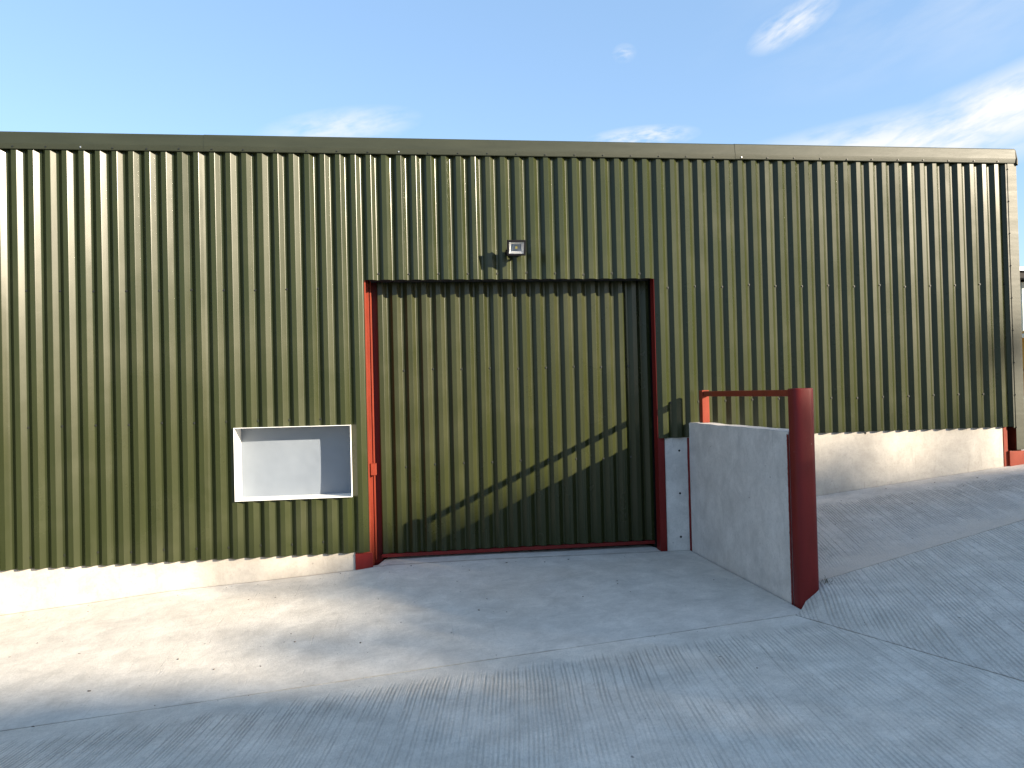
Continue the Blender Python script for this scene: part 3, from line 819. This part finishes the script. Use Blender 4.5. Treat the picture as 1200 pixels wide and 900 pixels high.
# ---------------------------------------------------------------- world, sun
w = bpy.data.worlds.new('World'); S.world = w; w.use_nodes = True
nt = w.node_tree; bg = nt.nodes['Background']
sky = N(nt, 'ShaderNodeTexSky', sky_type='NISHITA'); sky.sun_disc = False
el = math.asin(SUN.z); az = math.atan2(SUN.x, SUN.y)
sky.sun_elevation = el; sky.sun_rotation = az
sky.air_density = 1.0; sky.dust_density = 0.6; sky.ozone_density = 1.5
tc = N(nt, 'ShaderNodeTexCoord'); sp = N(nt, 'ShaderNodeSeparateXYZ'); L(nt, tc.outputs['Generated'], sp.inputs[0])
azn = val(nt, 'MULTIPLY', val(nt, 'ARCTAN2', sp.outputs[0], sp.outputs[1]), 57.2958)
eln = val(nt, 'MULTIPLY', val(nt, 'ARCSINE', sp.outputs[2]), 57.2958)
cc = N(nt, 'ShaderNodeCombineXYZ'); L(nt, azn, cc.inputs[0]); L(nt, eln, cc.inputs[1])
def cloud(a0, e0, ra, re, rot, sc, lo, hi, amp, off):
    """one wisp of cirrus round (azimuth, elevation)"""
    m1 = N(nt, 'ShaderNodeMapping'); m1.vector_type = 'TEXTURE'; L(nt, cc.outputs[0], m1.inputs[0])
    m1.inputs['Location'].default_value = (a0, e0, 0); m1.inputs['Rotation'].default_value = (0, 0, math.radians(rot)); m1.inputs['Scale'].default_value = (ra, re, 1)
    ln = N(nt, 'ShaderNodeVectorMath', operation='LENGTH'); L(nt, m1.outputs[0], ln.inputs[0])
    mask = rng(nt, ln.outputs['Value'], 0.0, 1.0, 1, 0)
    mask = val(nt, 'SMOOTH_MIN', mask, 1.0, 0.1)
    m2 = N(nt, 'ShaderNodeMapping'); m2.vector_type = 'TEXTURE'; L(nt, cc.outputs[0], m2.inputs[0])
    m2.inputs['Location'].default_value = (off, off*1.7, 0); m2.inputs['Rotation'].default_value = (0, 0, math.radians(rot+4)); m2.inputs['Scale'].default_value = (sc*3.2, sc, 1)
    nn = noi(nt, m2.outputs[0], 1.0, 6, 0.58, 0.15)
    q = rng(nt, nn, lo, hi)
    return val(nt, 'MULTIPLY', val(nt, 'MULTIPLY', q, rng(nt, mask, 0, 0.7)), amp)
cl = [cloud(41, 16.9, 18, 2.7, 13, 1.5, 0.30, 0.58, 1.0, 3.0),
      cloud(33, 15.4, 18, 2.9, 4, 1.2, 0.28, 0.56, 0.95, 8.0),
      cloud(28.6, 24.6, 3.6, 1.3, 20, 0.8, 0.32, 0.60, 0.75, 12.0),
      cloud(17.6, 18.6, 4.5, 0.9, 0, 0.7, 0.38, 0.60, 0.75, 20.0),
      cloud(16.4, 24.3, 1.0, 0.7, 0, 0.5, 0.35, 0.6, 0.35, 31.0),
      cloud(-5.5, 19.6, 6.5, 1.5, 9, 0.9, 0.30, 0.60, 0.6, 40.0),
      cloud(60, 30, 40, 9, 10, 4.0, 0.42, 0.7, 0.5, 55.0),
      cloud(-120, 25, 60, 12, 0, 6.0, 0.42, 0.7, 0.5, 75.0)]
tot = cl[0]
for c_ in cl[1:]: tot = val(nt, 'MAXIMUM', tot, c_)
hz = mix(nt, 0.45, sky.outputs[0], (1.38, 2.32, 3.75))     # thin high haze evens out the blue
skyc = mix(nt, tot, hz, (3.5, 3.55, 3.6))
L(nt, skyc, bg.inputs[0]); bg.inputs[1].default_value = 0.073
ld = bpy.data.lights.new('sun', 'SUN'); ld.energy = 3.9; ld.angle = math.radians(0.53); ld.color = (1.0, 0.86, 0.66)
lo = bpy.data.objects.new('sun', ld); COL.objects.link(lo); lo.rotation_euler = (-SUN).to_track_quat('-Z', 'Y').to_euler(); lo.location = SUN*50

# ---------------------------------------------------------------- camera
yaw, pit, rol = 0.12446688, 0.01313773, -0.02489535
cyw, syw, cp, s_p = math.cos(yaw), math.sin(yaw), math.cos(pit), math.sin(pit)
f = Vector((syw*cp, cyw*cp, s_p)); r = Vector((cyw, -syw, 0)); u = r.cross(f)
r2 = r*math.cos(rol)+u*math.sin(rol); u2 = -r*math.sin(rol)+u*math.cos(rol)
cd = bpy.data.cameras.new('camera'); cam = bpy.data.objects.new('camera', cd); COL.objects.link(cam)
M = Matrix((r2, u2, -f)).transposed().to_4x4(); M.translation = Vector((4.200584, -8.347675, CAMZ))
cam.matrix_world = M
cd.sensor_width = 36; cd.lens = 870/1200*36; cd.clip_end = 2000; cd.clip_start = 0.05
S.camera = cam
S.view_settings.view_transform = 'Standard'; S.view_settings.look = 'None'; S.view_settings.gamma = 1
S.view_settings.exposure = 2.0
S.render.resolution_x = 1024; S.render.resolution_y = 768
